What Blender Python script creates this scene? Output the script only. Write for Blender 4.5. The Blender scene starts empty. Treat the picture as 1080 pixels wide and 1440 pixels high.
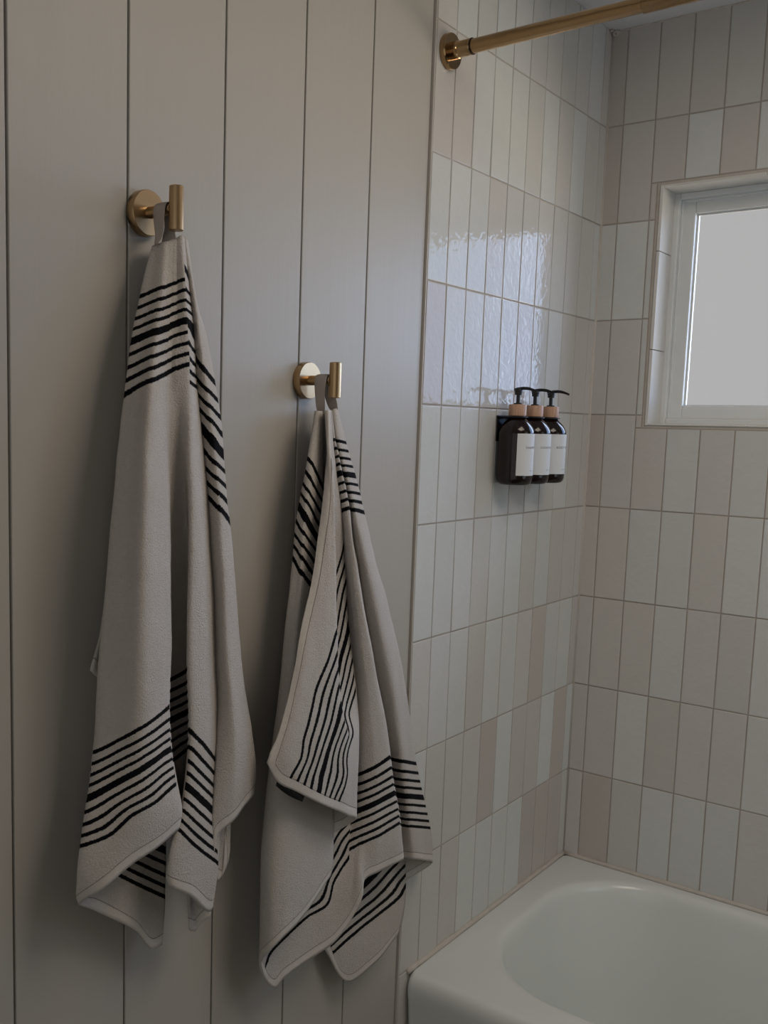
import bpy, bmesh, math, random
import numpy as np
from mathutils import Vector, Matrix, noise as mnoise

random.seed(7)
scene = bpy.context.scene
COL = scene.collection

# ------------------------------------------------------------------ camera model (metres; left wall X=0, window wall Y=0)
F = 1398.9427
PCX, PCY = 540 - 136.4555, 720 + 50.3968
R = np.array([[0.7769859134396911, 0.6290591847601007, 0.02402982283010298],
              [0.09522274697163435, -0.07971096484308265, -0.992259437114589],
              [-0.622274472219024, 0.7732597908547568, -0.12183504041035534]])
CAM = np.array([0.88803, -2.16610, 1.48904])

def onX(px, py, X):
    """point of the survey photo lying on the plane X = const"""
    d = R.T @ np.array([(px - PCX) / F, (py - PCY) / F, 1.0])
    return CAM + d * ((X - CAM[0]) / d[0])

def proj(P):
    q = R @ (np.asarray(P, float) - CAM)
    return PCX + F * q[0] / q[2], PCY + F * q[1] / q[2]

cam_data = bpy.data.cameras.new('camera')
cam = bpy.data.objects.new('camera', cam_data)
COL.objects.link(cam)
M = Matrix(((R[0][0], -R[1][0], -R[2][0], CAM[0]),
            (R[0][1], -R[1][1], -R[2][1], CAM[1]),
            (R[0][2], -R[1][2], -R[2][2], CAM[2]),
            (0, 0, 0, 1)))
cam.matrix_world = M
cam_data.sensor_fit = 'AUTO'
cam_data.sensor_width = 36
cam_data.lens = F / 1440 * 36
cam_data.shift_x = (540 - PCX) / 1440
cam_data.shift_y = (PCY - 720) / 1440
cam_data.clip_start = 0.02
scene.camera = cam

scene.view_settings.view_transform = 'Standard'
scene.view_settings.look = 'None'
scene.view_settings.gamma = 1
scene.view_settings.use_curve_mapping = False
scene.view_settings.exposure = 0.0
scene.cycles.use_denoising = True
scene.cycles.max_bounces = 8
scene.cycles.diffuse_bounces = 5
scene.cycles.glossy_bounces = 4
scene.cycles.sample_clamp_indirect = 4.0
scene.cycles.caustics_reflective = False
scene.cycles.caustics_refractive = False

# ------------------------------------------------------------------ sizes
U = 0.204                     # tile row pitch
TW = 0.0684                   # tile column pitch
RIM = 0.508                   # bathtub rim
ZC = 2.338                    # ceiling
E0 = -0.7209                  # left edge of the tiling on the left wall
def zrow(k): return 0.52 + (7.95 - k) * U
ROOM_X, ROOM_Y = 2.5, -3.3
ALC_X = 1.525
WX0, WX1, WZ0, WZ1 = 0.1285, 1.3965, 1.5085, 2.0065     # window opening in the tiled wall

# ------------------------------------------------------------------ helpers
def obj(name, bm, mat=None, parent=None, smooth=False, kind=None):
    me = bpy.data.meshes.new(name)
    bm.normal_update()
    bm.to_mesh(me); bm.free()
    if smooth:
        for p in me.polygons: p.use_smooth = True
    o = bpy.data.objects.new(name, me)
    COL.objects.link(o)
    if mat: me.materials.append(mat)
    if parent: o.parent = parent
    if kind: o['kind'] = kind
    return o

def thing(name, label, cat, group=None, loc=(0, 0, 0)):
    o = bpy.data.objects.new(name, None)
    COL.objects.link(o)
    o.empty_display_size = 0.02
    o.location = loc
    o['label'] = label; o['category'] = cat
    if group: o['group'] = group
    return o

def box(bm, x0, x1, y0, y1, z0, z1, bev=0):
    b = bmesh.new()
    bmesh.ops.create_cube(b, size=1)
    for v in b.verts:
        v.co = Vector((x0 + (v.co.x + .5) * (x1 - x0), y0 + (v.co.y + .5) * (y1 - y0), z0 + (v.co.z + .5) * (z1 - z0)))
    if bev:
        bmesh.ops.bevel(b, geom=b.edges[:], offset=bev, segments=2, affect='EDGES', profile=.5)
    merge(bm, b)

def merge(bm, b, mat=None):
    me = bpy.data.meshes.new('tmp')
    b.to_mesh(me); b.free()
    if mat is not None: me.transform(mat)
    bm.from_mesh(me)
    bpy.data.meshes.remove(me)

def lathe(bm, profile, origin, axis='z', n=48, caps=True):
    """profile: (radius, height) list; revolve about an axis through origin"""
    ox, oy, oz = origin
    rings = []
    for r, h in profile:
        ring = []
        for i in range(n):
            a = 2 * math.pi * i / n
            c, s = math.cos(a) * r, math.sin(a) * r
            if axis == 'z': co = (ox + c, oy + s, oz + h)
            elif axis == 'x': co = (ox + h, oy + c, oz + s)
            ring.append(bm.verts.new(co))
        rings.append(ring)
    for a, b in zip(rings, rings[1:]):
        for i in range(n):
            j = (i + 1) % n
            bm.faces.new((a[i], a[j], b[j], b[i]))
    if caps:
        bm.faces.new(rings[0][::-1]); bm.faces.new(rings[-1])

def smooth_by_angle(o, ang=35):
    me = o.data
    for p in me.polygons: p.use_smooth = True
    me.set_sharp_from_angle(angle=math.radians(ang))

def tube(bm, pts, radii, n=16):
    pts = [Vector(p) for p in pts]
    rings = []
    up = Vector((.3, .9, .31)).normalized() if abs((pts[-1] - pts[0]).normalized().y) < .8 else Vector((0, .01, 1)).normalized()
    for i, p in enumerate(pts):
        t = (pts[min(i + 1, len(pts) - 1)] - pts[max(i - 1, 0)]).normalized()
        a = t.cross(up).normalized(); b = t.cross(a).normalized()
        rr = radii[i] if isinstance(radii[i], tuple) else (radii[i], radii[i])
        rings.append([bm.verts.new(p + a * (math.cos(2 * math.pi * k / n) * rr[0]) + b * (math.sin(2 * math.pi * k / n) * rr[1])) for k in range(n)])
    for A, B in zip(rings, rings[1:]):
        for k in range(n):
            j = (k + 1) % n
            bm.faces.new((A[k], A[j], B[j], B[k]))
    bm.faces.new(rings[0][::-1]); bm.faces.new(rings[-1])
    bmesh.ops.recalc_face_normals(bm, faces=bm.faces[:])

# ------------------------------------------------------------------ materials
def srgb(r, g, b):
    f = lambda c: (c / 12.92 if c <= .04045 else ((c + .055) / 1.055) ** 2.4)
    return (f(r / 255), f(g / 255), f(b / 255), 1)

class Mat:
    def __init__(s, name, color=(.5, .5, .5, 1), rough=.5, metal=0, spec=.5):
        s.m = bpy.data.materials.new(name); s.m.use_nodes = True
        s.nt = s.m.node_tree; s.b = s.nt.nodes['Principled BSDF']
        s.b.inputs['Base Color'].default_value = color
        s.b.inputs['Roughness'].default_value = rough
        s.b.inputs['Metallic'].default_value = metal
        s.b.inputs['Specular IOR Level'].default_value = spec
    def n(s, t, **kw):
        x = s.nt.nodes.new(t)
        for k, v in kw.items(): setattr(x, k, v)
        return x
    def l(s, a, b): s.nt.links.new(a, b)
    def coords(s, scale=(1, 1, 1)):
        t = s.n('ShaderNodeTexCoord'); mp = s.n('ShaderNodeMapping')
        mp.inputs['Scale'].default_value = scale
        s.l(t.outputs['Object'], mp.inputs['Vector'])
        return mp.outputs['Vector']
    def noise(s, vec, scale, detail=3, rough=.5, dist=0):
        x = s.n('ShaderNodeTexNoise')
        x.inputs['Scale'].default_value = scale; x.inputs['Detail'].default_value = detail
        x.inputs['Roughness'].default_value = rough; x.inputs['Distortion'].default_value = dist
        s.l(vec, x.inputs['Vector'])
        return x.outputs['Fac']
    def bump(s, h, strength, dist, prev=None):
        x = s.n('ShaderNodeBump')
        x.inputs['Strength'].default_value = strength; x.inputs['Distance'].default_value = dist
        s.l(h, x.inputs['Height'])
        if prev is not None: s.l(prev, x.inputs['Normal'])
        return x.outputs['Normal']
    def math(s, op, a, b=None, clamp=False):
        x = s.n('ShaderNodeMath', operation=op); x.use_clamp = clamp
        for i, v in enumerate((a, b)):
            if v is None: continue
            if isinstance(v, (int, float)): x.inputs[i].default_value = v
            else: s.l(v, x.inputs[i])
        return x.outputs[0]
    def mix(s, fac, a, b, mode='MIX'):
        x = s.n('ShaderNodeMix', data_type='RGBA', blend_type=mode)
        for i, v in ((0, fac), (6, a), (7, b)):
            if isinstance(v, (int, float)): x.inputs[i].default_value = v
            elif isinstance(v, tuple): x.inputs[i].default_value = v
            else: s.l(v, x.inputs[i])
        return x.outputs[2]
    def ramp(s, fac, stops):
        x = s.n('ShaderNodeValToRGB')
        e = x.color_ramp.elements
        while len(e) < len(stops): e.new(.5)
        for el, (p, c) in zip(e, stops): el.position = p; el.color = c
        s.l(fac, x.inputs[0])
        return x.outputs[0]
    def set(s, sock, v): s.l(v, s.b.inputs[sock])

def mat_paint():
    m = Mat('satin_board_paint', srgb(175, 171, 164), .44, spec=.32)
    v = m.coords((1, 1, .25))
    a = m.noise(v, 260, 4, .6); b = m.noise(m.coords((1, 1, .06)), 60, 3)
    n = m.bump(a, .18, .0006); n = m.bump(b, .25, .0012, n)
    m.set('Normal', n)
    r = m.noise(v, 30, 2)
    m.set('Roughness', m.math('MULTIPLY_ADD', r, .12))
    m.nt.nodes[-1].inputs[2].default_value = .36
    return m.m

def mat_tile():
    m = Mat('glazed_handmade_tile', rough=.1, spec=.17)
    a = m.n('ShaderNodeAttribute', attribute_name='tile_tint')
    v = m.coords()
    mott = m.noise(v, 38, 5, .6)
    c = m.mix(m.math('MULTIPLY', mott, .16), a.outputs['Color'], srgb(164, 157, 150))
    m.set('Base Color', c)
    h1 = m.noise(v, 15, 1, .5, .2); h2 = m.noise(v, 84, .6, .5, .7)
    n = m.bump(h1, 1, .00030); n = m.bump(h2, 1, .00046, n)
    m.set('Normal', n)
    m.set('Roughness', m.math('MULTIPLY_ADD', mott, .03)); m.nt.nodes[-1].inputs[2].default_value = .0
    return m.m

def mat_noisy(name, col, col2, scale, rough, bump=0, bdist=.001, spec=.5, metal=0):
    m = Mat(name, col, rough, metal, spec)
    v = m.coords(); f = m.noise(v, scale, 4)
    m.set('Base Color', m.mix(f, col, col2))
    if bump: m.set('Normal', m.bump(m.noise(v, scale * 3, 3), bump, bdist))
    return m.m

def mat_brass(name, a, b, rough, stretch):
    m = Mat(name, a, rough, 1.0)
    v = m.coords(stretch); f = m.noise(v, 900, 3, .6)
    m.set('Base Color', m.mix(m.noise(m.coords(), 40, 3), a, b))
    m.set('Normal', m.bump(f, .12, .0002))
    m.b.inputs['Anisotropic'].default_value = .5
    return m.m

def mat_towel():
    m = Mat('terry_cotton', srgb(205, 196, 187), .95, spec=.12)
    m.b.inputs['Sheen Weight'].default_value = .0
    m.b.inputs['Sheen Roughness'].default_value = .6
    v = m.coords()
    st = m.n('ShaderNodeAttribute', attribute_name='stripe').outputs['Fac']
    ed = m.n('ShaderNodeAttribute', attribute_name='edge').outputs['Fac']
    jag = m.noise(v, 420, 3, .6)
    wob = m.math('MULTIPLY', m.math('SUBTRACT', jag, .5), .026)
    s = m.math('ADD', st, wob)
    # two identical bands: stripe 0..1 and 2..3
    lo = m.math('MULTIPLY', m.math('GREATER_THAN', s, 1.5), 2.0)
    t = m.math('SUBTRACT', s, lo)
    acc = None
    for c, w in ((0, .023), (.126, .0225), (.25, .0225), (.367, .023), (.506, .046), (.648, .023), (.776, .0225), (.892, .0225), (1.0, .023)):
        d = m.math('ABSOLUTE', m.math('SUBTRACT', t, c))
        k = m.n('ShaderNodeMapRange'); k.clamp = True
        k.inputs['From Min'].default_value = w + .004; k.inputs['From Max'].default_value = w - .004
        m.l(d, k.inputs['Value'])
        acc = k.outputs[0] if acc is None else m.math('MAXIMUM', acc, k.outputs[0])
    nohem = m.math('GREATER_THAN', ed, .0135)
    acc = m.math('MULTIPLY', acc, nohem)
    mott = m.noise(v, 160, 4, .6)
    pile = m.noise(v, 480, 3, .7)
    base = m.mix(mott, srgb(194, 187, 180), srgb(208, 202, 196))
    base = m.mix(m.math('MULTIPLY', pile, .34), base, srgb(150, 142, 135))
    # stitched seam line of the hem
    seam = m.math('LESS_THAN', m.math('ABSOLUTE', m.math('SUBTRACT', ed, .0145)), .0006)
    base = m.mix(m.math('MULTIPLY', seam, .65), base, srgb(104, 96, 90))
    m.set('Base Color', m.mix(acc, base, srgb(12, 11, 14)))
    pilea = m.math('MULTIPLY', pile, m.math('ADD', m.math('MULTIPLY', nohem, .8), .2))
    n = m.bump(pilea, .9, .0028)
    n = m.bump(m.noise(v, 130, 3), .3, .002, n)
    m.set('Normal', n)
    return m.m

PAINT = mat_paint()
TILE = mat_tile()
GROUT = mat_noisy('sanded_grout', srgb(176, 169, 161), srgb(160, 152, 144), 120, .9, .3)
GAP = Mat('board_gap_shadow_wood', srgb(64, 58, 52), .9).m
TRIM = mat_noisy('edge_trim_ceramic', srgb(202, 197, 190), srgb(196, 190, 183), 60, .3)
PLASTER = mat_noisy('room_plaster', srgb(176, 170, 160), srgb(168, 162, 152), 12, .85, .15)
CEIL = mat_noisy('ceiling_paint', srgb(222, 222, 224), srgb(216, 216, 217), 20, .8, .1)
FLOORM = mat_noisy('floor_stone_tile', srgb(96, 92, 88), srgb(80, 76, 72), 9, .5)
VINYL = mat_noisy('white_vinyl', srgb(222, 225, 225), srgb(218, 221, 222), 30, .35)
JAMB = mat_noisy('glazed_jamb_tile', srgb(218, 216, 212), srgb(210, 208, 204), 30, .22, .15, .001)
CAULK = mat_noisy('caulk', srgb(198, 192, 185), srgb(180, 172, 164), 80, .6, .3)
ENAMEL = mat_noisy('bath_enamel', srgb(216, 220, 219), srgb(213, 217, 216), 8, .22)
BRASS = mat_brass('brushed_brass', srgb(184, 156, 120), srgb(172, 144, 108), .30, (1, 1, .08))
BRASS_ROD = mat_brass('rod_brass', srgb(172, 144, 108), srgb(158, 130, 96), .15, (.05, 1, 1))
STEELDARK = Mat('dark_ring', srgb(40, 32, 26), .4, .6).m
BLACKMETAL = Mat('black_powder_coat', srgb(20, 22, 28), .45).m
BLACKPLASTIC = Mat('black_plastic', srgb(14, 14, 16), .32).m
TOWEL = mat_towel()
LOOPM = mat_noisy('cotton_tape', srgb(174, 164, 156), srgb(166, 156, 148), 300, .9, .4, .0006, .1)
TAGM = Mat('black_woven_tag', srgb(14, 14, 18), .7).m
TAGINK = Mat('grey_tag_print', srgb(92, 92, 98), .8).m
LABELM = mat_noisy('white_paper_label', srgb(214, 216, 218), srgb(208, 210, 212), 60, .55)
INK = Mat('label_ink', srgb(70, 72, 78), .7).m

def mat_amber():
    m = Mat('dark_amber_bottle', srgb(30, 20, 17), .13, spec=.42)
    m.b.inputs['Transmission Weight'].default_value = 0.0
    m.set('Base Color', m.mix(m.noise(m.coords(), 18, 2), srgb(28, 14, 12), srgb(18, 11, 10)))
    return m.m
AMBER = mat_amber()

def mat_wood():
    m = Mat('bamboo_collar', srgb(186, 140, 110), .5)
    v = m.coords((1, 1, .07))
    f = m.noise(v, 420, 3, .6)
    m.set('Base Color', m.ramp(f, [(.3, srgb(158, 122, 100)), (.5, srgb(178, 141, 116)), (.75, srgb(192, 156, 130))]))
    m.set('Normal', m.bump(f, .15, .0003))
    return m.m
WOOD = mat_wood()

def mat_glass():
    m = Mat('window_glass')
    nt = m.nt; nt.nodes.remove(m.b)
    out = nt.nodes['Material Output']
    tr = m.n('ShaderNodeBsdfTransparent'); gl = m.n('ShaderNodeBsdfGlossy')
    gl.inputs['Roughness'].default_value = .02
    fr = m.n('ShaderNodeFresnel'); fr.inputs['IOR'].default_value = 1.25
    mx = m.n('ShaderNodeMixShader')
    m.l(fr.outputs[0], mx.inputs[0]); m.l(tr.outputs[0], mx.inputs[1]); m.l(gl.outputs[0], mx.inputs[2])
    m.l(mx.outputs[0], out.inputs[0])
    return m.m
GLASS = mat_glass()

# ------------------------------------------------------------------ room shell
bm = bmesh.new(); box(bm, -.12, -.016, ROOM_Y, .25, 0, ZC)
wall_left = obj('wall_left', bm, GAP, kind='structure')
# vertical boards with narrow open joints
JOINTS = [-.8846, -1.0460, -1.2068, -1.3683, -1.5318]
while JOINTS[-1] > ROOM_Y: JOINTS.append(JOINTS[-1] - .1615)
bm = bmesh.new()
edges = [-.7207] + JOINTS
for a, b in zip(edges, edges[1:]):
    y1 = a - (.0016 if a != -.7207 else .0006); y0 = max(b + .0016, ROOM_Y)
    b_ = bmesh.new(); box(b_, -.016, 0, y0, y1, 0, ZC, .0012); merge(bm, b_)
obj('board_cladding', bm, PAINT, wall_left)

LIGHT = (207, 210, 210); MID = (200, 199, 196); WARM = (197, 194, 190); DARK = (190, 184, 179); COOL = (204, 206, 205)
PAL = [MID, MID, MID, COOL, COOL, WARM, LIGHT, DARK]
WT = [4, 4, 3, 3, 2, 4, 1.4, 1.2]

def tile_panel(name, parent, cells, frame):
    """cells: (u0,u1,v0,v1,tint); frame(u,v,h) -> world point; every tile slightly pillowed and tilted"""
    bm = bmesh.new(); lay = bm.loops.layers.float_color.new('tile_tint')
    for (u0, u1, v0, v1, tint) in cells:
        g = .0008
        u0 += g; u1 -= g; v0 += g; v1 -= g
        if u1 - u0 < .003 or v1 - v0 < .003: continue
        nu = max(2, int((u1 - u0) / .014)); nv = max(2, int((v1 - v0) / .02))
        ta, tb = (max(-.007, min(.007, random.gauss(0, .003))) for _ in range(2)); h0 = random.uniform(-.0002, .0002)
        us = [u0, u0 + .0008] + [u0 + .0018 + (u1 - u0 - .0036) * i / nu for i in range(nu + 1)] + [u1 - .0008, u1]
        vs = [v0, v0 + .0008] + [v0 + .0018 + (v1 - v0 - .0036) * i / nv for i in range(nv + 1)] + [v1 - .0008, v1]
        if u1 - u0 < .008: us = [u0, u0 + .001, u1 - .001, u1]
        if v1 - v0 < .008: vs = [v0, v0 + .001, v1 - .001, v1]
        uc, vc = (u0 + u1) / 2, (v0 + v1) / 2
        vv = []
        for i, u in enumerate(us):
            row = []
            for j, v in enumerate(vs):
                de = min(u - u0, u1 - u, v - v0, v1 - v)
                h = .0040 + h0 + (u - uc) * ta + (v - vc) * tb
                if de < 1e-6: h = .0
                elif de < .0015: h -= .00025
                else:
                    h += .00006 * mnoise.noise(Vector((u * 34, v * 20, tint[0] * 3.1)))
                row.append(bm.verts.new(frame(u, v, h)))
            vv.append(row)
        col = srgb(*tint)
        own = {}
        def inner_vert(i, j):
            if (i, j) not in own: own[i, j] = bm.verts.new(vv[i][j].co)
            return own[i, j]
        for i in range(len(us) - 1):
            for j in range(len(vs) - 1):
                sm = 1 < i < len(us) - 3 and 1 < j < len(vs) - 3
                q = ((i, j), (i + 1, j), (i + 1, j + 1), (i, j + 1))
                f = bm.faces.new([inner_vert(*c) if sm else vv[c[0]][c[1]] for c in q])
                f.smooth = sm
                for lp in f.loops: lp[lay] = col
    bmesh.ops.recalc_face_normals(bm, faces=bm.faces[:])
    return obj(name, bm, TILE, parent)

def jit(t):
    d = random.uniform(-2.5, 2.5)
    return tuple(max(0, min(255, c + d + random.uniform(-.6, .6))) for c in t)

# tiles of the left wall: column i from the painted boards, row k from the top
LEFT_TINT = {(6, 4): DARK, (6, 5): LIGHT, (6, 6): WARM, (6, 7): WARM, (6, 8): LIGHT, (6, 9): DARK, (6, 10): LIGHT,
             (7, 2): WARM, (7, 3): COOL, (7, 4): COOL, (7, 5): COOL, (7, 6): LIGHT, (7, 7): DARK, (7, 8): DARK, (7, 9): DARK,
             (5, 7): DARK, (5, 8): COOL, (5, 9): COOL, (5, 6): MID, (5, 3): WARM, (4, 8): WARM, (4, 9): WARM, (4, 7): COOL,
             (4, 0): COOL, (4, 1): COOL, (4, 2): COOL, (4, 3): MID, (3, 0): COOL, (3, 1): COOL, (3, 2): COOL, (3, 3): MID,
             (5, 0): MID, (5, 1): COOL, (5, 2): COOL, (5, 4): COOL, (5, 5): COOL, (6, 1): MID, (6, 2): MID, (6, 3): MID,
             (8, 0): WARM, (9, 0): WARM, (0, 2): COOL, (0, 3): COOL, (0, 6): LIGHT, (0, 8): LIGHT, (-1, 1): COOL, (-1, 3): COOL}
cells = []
for k in range(-1, 11):
    v1, v0 = zrow(k), max(zrow(k + 1), 0)
    if k == -1: v1 = ZC
    for i in range(11):
        u0 = -.7158 if i == 0 else E0 + i * TW
        u1 = min(E0 + (i + 1) * TW, -.0015)
        t = LEFT_TINT.get((k, i)) or random.choices(PAL, WT)[0]
        if k >= 7 and u0 > -.69 and v1 < RIM: continue
        cells.append((u0, u1, v0, v1, jit(t)))
tile_panel('tile_cladding', wall_left, cells, lambda u, v, h: (h, u, v))
bm = bmesh.new(); box(bm, -.016, .0027, -.7165, 0, 0, ZC)
obj('grout', bm, GROUT, wall_left)
bm = bmesh.new(); box(bm, -.016, .0036, -.7178, -.7160, 0, ZC, .0006)
obj('trim_1', bm, TRIM, kind='structure')

# back wall with the window opening
wall_back = None
bm = bmesh.new()
for (x0, x1, z0, z1) in ((0, WX0 - .004, 0, ZC), (WX1 + .004, ALC_X + .12, 0, ZC), (WX0 - .004, WX1 + .004, 0, WZ0 - .004), (WX0 - .004, WX1 + .004, WZ1 + .004, ZC)):
    box(bm, x0, x1, -.0024, .14, z0, z1)
wall_back = obj('wall_back', bm, GROUT, kind='structure')
BACK_TINT = {(0, 0): DARK, (0, 1): WARM, (0, 2): WARM, (0, 3): LIGHT, (0, 4): WARM, (0, 5): LIGHT, (-1, 0): DARK, (-1, 1): WARM, (-1, 2): WARM, (-1, 3): WARM, (-1, 4): MID, (-1, 5): WARM,
             (7, 0): MID, (7, 1): DARK, (7, 2): MID, (7, 3): COOL, (7, 4): COOL, (7, 5): COOL, (7, 6): MID,
             (6, 0): WARM, (6, 1): WARM, (6, 2): COOL, (6, 3): WARM, (6, 4): MID, (6, 5): MID, (6, 6): COOL,
             (5, 0): MID, (5, 1): WARM, (5, 2): WARM, (5, 3): COOL, (5, 4): MID, (5, 5): MID, (5, 6): COOL,
             (4, 0): WARM, (4, 1): WARM, (4, 2): COOL, (4, 3): COOL, (4, 4): WARM, (4, 5): COOL, (4, 6): LIGHT,
             (3, 0): DARK, (3, 1): MID, (3, 2): WARM, (3, 3): COOL, (3, 4): MID, (3, 5): COOL}
cells = []
O0 = .0394
for k in range(-1, 11):
    v1, v0 = (ZC if k == -1 else zrow(k)), max(zrow(k + 1), 0)
    if v1 < RIM - .02: continue
    for i in range(-1, 23):
        u0, u1 = max(O0 + i * TW, .0045), min(O0 + (i + 1) * TW, ALC_X)
        t = BACK_TINT.get((k, i + 1)) or random.choices(PAL, WT)[0]
        t = jit(t)
        wx0, wx1, wz0, wz1 = WX0 - .0075, WX1 + .0075, WZ0 - .0065, WZ1 + .0065
        if u1 <= wx0 or u0 >= wx1 or v1 <= wz0 or v0 >= wz1:
            cells.append((u0, u1, v0, v1, t)); continue
        if v1 > wz1 + .004: cells.append((u0, u1, wz1, v1, t))
        if v0 < wz0 - .004: cells.append((u0, u1, v0, wz0, t))
        m0, m1 = max(v0, wz0), min(v1, wz1)
        if v1 > wz1 + .004: m1 = wz1
        if u0 < wx0 - .004: cells.append((u0, min(u1, wx0), m0, m1, t))
        if u1 > wx1 + .004: cells.append((max(u0, wx1), u1, m0, m1, t))
tile_panel('tile_cladding', wall_back, cells, lambda u, v, h: (u, -h, v))
# caulk line in the corner and along the ceiling
bm = bmesh.new()
lathe(bm, [(.0042, .0), (.0042, ZC - RIM)], (.0032, -.0032, RIM), n=12)
for i in range(70):
    t = i / 69
    b = bmesh.new(); bmesh.ops.create_icosphere(b, subdivisions=1, radius=.0035 + .002 * random.random())
    merge(bm, b, Matrix.Translation((.004 + t * .55 ** 1.0 * 1.0, -.002, ZC - .001 + random.uniform(-.001, .001))) @ Matrix.Diagonal((2.2, 1, .7, 1)))
for i in range(26):
    b = bmesh.new(); bmesh.ops.create_icosphere(b, subdivisions=1, radius=random.uniform(.002, .0045))
    merge(bm, b, Matrix.Translation((.004 + abs(random.gauss(0, .012)), -.004 - abs(random.gauss(0, .006)), ZC - .002 - abs(random.gauss(0, .003)))))
obj('trim_2', bm, CAULK, smooth=True, kind='structure')

bm = bmesh.new(); box(bm, -.12, ROOM_X + .1, ROOM_Y - .1, .25, ZC, ZC + .1)
obj('ceiling', bm, CEIL, kind='structure')
bm = bmesh.new(); box(bm, -.12, ROOM_X + .1, ROOM_Y - .1, .25, -.1, 0)
obj('floor', bm, FLOORM, kind='structure')
bm = bmesh.new(); box(bm, ALC_X, ROOM_X + .1, -.72, .14, 0, ZC); box(bm, ROOM_X, ROOM_X + .1, ROOM_Y, -.72, 0, ZC)
obj('wall_right', bm, PLASTER, kind='structure')
bm = bmesh.new(); box(bm, -.12, ROOM_X + .1, ROOM_Y - .1, ROOM_Y, 0, ZC)
obj('wall_front', bm, PLASTER, kind='structure')

# ------------------------------------------------------------------ window
def ring(bm, x0, x1, z0, z1, w, y0, y1, bev=.0015):
    box(bm, x0, x0 + w, y0, y1, z0, z1, bev); box(bm, x1 - w, x1, y0, y1, z0, z1, bev)
    box(bm, x0 + w, x1 - w, y0, y1, z0, z0 + w, bev); box(bm, x0 + w, x1 - w, y0, y1, z1 - w, z1, bev)
win = bpy.data.objects.new('window_1', None); COL.objects.link(win); win['kind'] = 'structure'
bm = bmesh.new()
# jamb lined with cut tiles (two joints on each side)
def jamb_v(x0, x1):
    for a, b in ((WZ0, 1.668), (1.6695, 1.872), (1.8735, WZ1)):
        box(bm, x0, x1, -.006, .07, a, b, .0012)
jamb_v(WX0, WX0 + .007); jamb_v(WX1 - .007, WX1)
for i in range(7):
    a = WX0 + .007 + i * .199
    box(bm, a + .0005, min(a + .1985, WX1 - .007), -.006, .07, WZ0, WZ0 + .004, .0012)
    box(bm, a + .0005, min(a + .1985, WX1 - .007), -.006, .07, WZ1 - .005, WZ1, .0012)
obj('jamb_lining', bm, JAMB, win)
bm = bmesh.new()
ring(bm, WX0 - .0062, WX1 + .0062, WZ0 - .0055, WZ1 + .0055, .0058, -.0028, .004, .0008)
obj('grout_edge', bm, CAULK, win)
bm = bmesh.new()
X0, X1, Z0, Z1 = WX0 + .0065, WX1 - .0065, WZ0 + .004, WZ1 - .005
ring(bm, X0, X1, Z0, Z1, .0125, .066, .125, .002)
ring(bm, X0 + .0125, X1 - .0125, Z0 + .0125, Z1 - .0125, .004, .078, .125, .001)
box(bm, (X0 + X1) / 2 - .02, (X0 + X1) / 2 + .02, .07, .125, Z0 + .0125, Z1 - .0125, .002)
obj('window_frame', bm, VINYL, win)
bm = bmesh.new()
XM = (X0 + X1) / 2
for sx0, sx1 in ((X0 + .0125, XM - .02), (XM + .02, X1 - .0125)):
    ring(bm, sx0, sx1, Z0 + .0125, Z1 - .0125, .0275, .086, .1105, .002)
    ring(bm, sx0 + .0265, sx1 - .0265, Z0 + .039, Z1 - .039, .004, .1015, .1100, .0005)
obj('sash', bm, VINYL, win)
for sx0, sx1 in ((X0 + .0125, XM - .02), (XM + .02, X1 - .0125)):
    bm = bmesh.new(); box(bm, sx0 + .0235, sx1 - .0235, .104, .107, Z0 + .036, Z1 - .036)
    obj('pane', bm, GLASS, win)

# ------------------------------------------------------------------ bathtub
def rrect(x0, x1, y0, y1, r, z, nc=14, ns=10):
    pts = []
    cs = [(x1 - r, y1 - r, 0), (x0 + r, y1 - r, 90), (x0 + r, y0 + r, 180), (x1 - r, y0 + r, 270)]
    for q, (cx, cy, a0) in enumerate(cs):
        for i in range(nc + 1):
            a = math.radians(a0 + 90 * i / nc)
            pts.append(Vector((cx + r * math.cos(a), cy + r * math.sin(a), z)))
        nx = cs[(q + 1) % 4]
        a = math.radians(nx[2]); end = Vector((nx[0] + r * math.cos(a), nx[1] + r * math.sin(a), z))
        st = pts[-1].copy()
        for i in range(1, ns): pts.append(st.lerp(end, i / ns))
    return pts
TX0, TX1, TY0, TY1 = .0062, ALC_X - .006, -.697, -.0072
loops = []
def outer(ins, z): loops.append(rrect(TX0 + ins * .3, TX1 - ins * .3, TY0 + ins, TY1 - ins * .3, .012, z))
outer(.006, .0); outer(.006, .40); outer(.002, .455); outer(.0, .475); outer(.0008, .487); outer(.004, .4975); outer(.009, .504); outer(.016, .5076); outer(.024, RIM)
def inner(i0, i1, j0, j1, r, z): loops.append(rrect(.064 + i0, 1.463 - i1, -.617 + j0, -.036 - j1, r, z))
inner(-.012, -.012, -.012, -.010, .21, RIM); inner(-.004, -.004, -.004, -.004, .205, RIM - .0004)
for a, z in ((.0015, .5068), (.0055, .5038), (.0095, .4985), (.0130, .490), (.0160, .474)):
    inner(a, a, a, a * .9, .2, z)
inner(.026, .05, .025, .024, .195, .42); inner(.05, .12, .046, .04, .19, .34); inner(.066, .2, .058, .052, .18, .26)
inner(.082, .28, .072, .064, .165, .20); inner(.10, .33, .09, .08, .155, .168); inner(.128, .36, .115, .105, .14, .150)
inner(.17, .40, .15, .14, .12, .142); inner(.23, .46, .2, .19, .08, .139)
bm = bmesh.new(); rows = [[bm.verts.new(p) for p in lp] for lp in loops]
for A, B in zip(rows, rows[1:]):
    n = len(A)
    for i in range(n): bm.faces.new((A[i], A[(i + 1) % n], B[(i + 1) % n], B[i]))
bm.faces.new(rows[-1])
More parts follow.
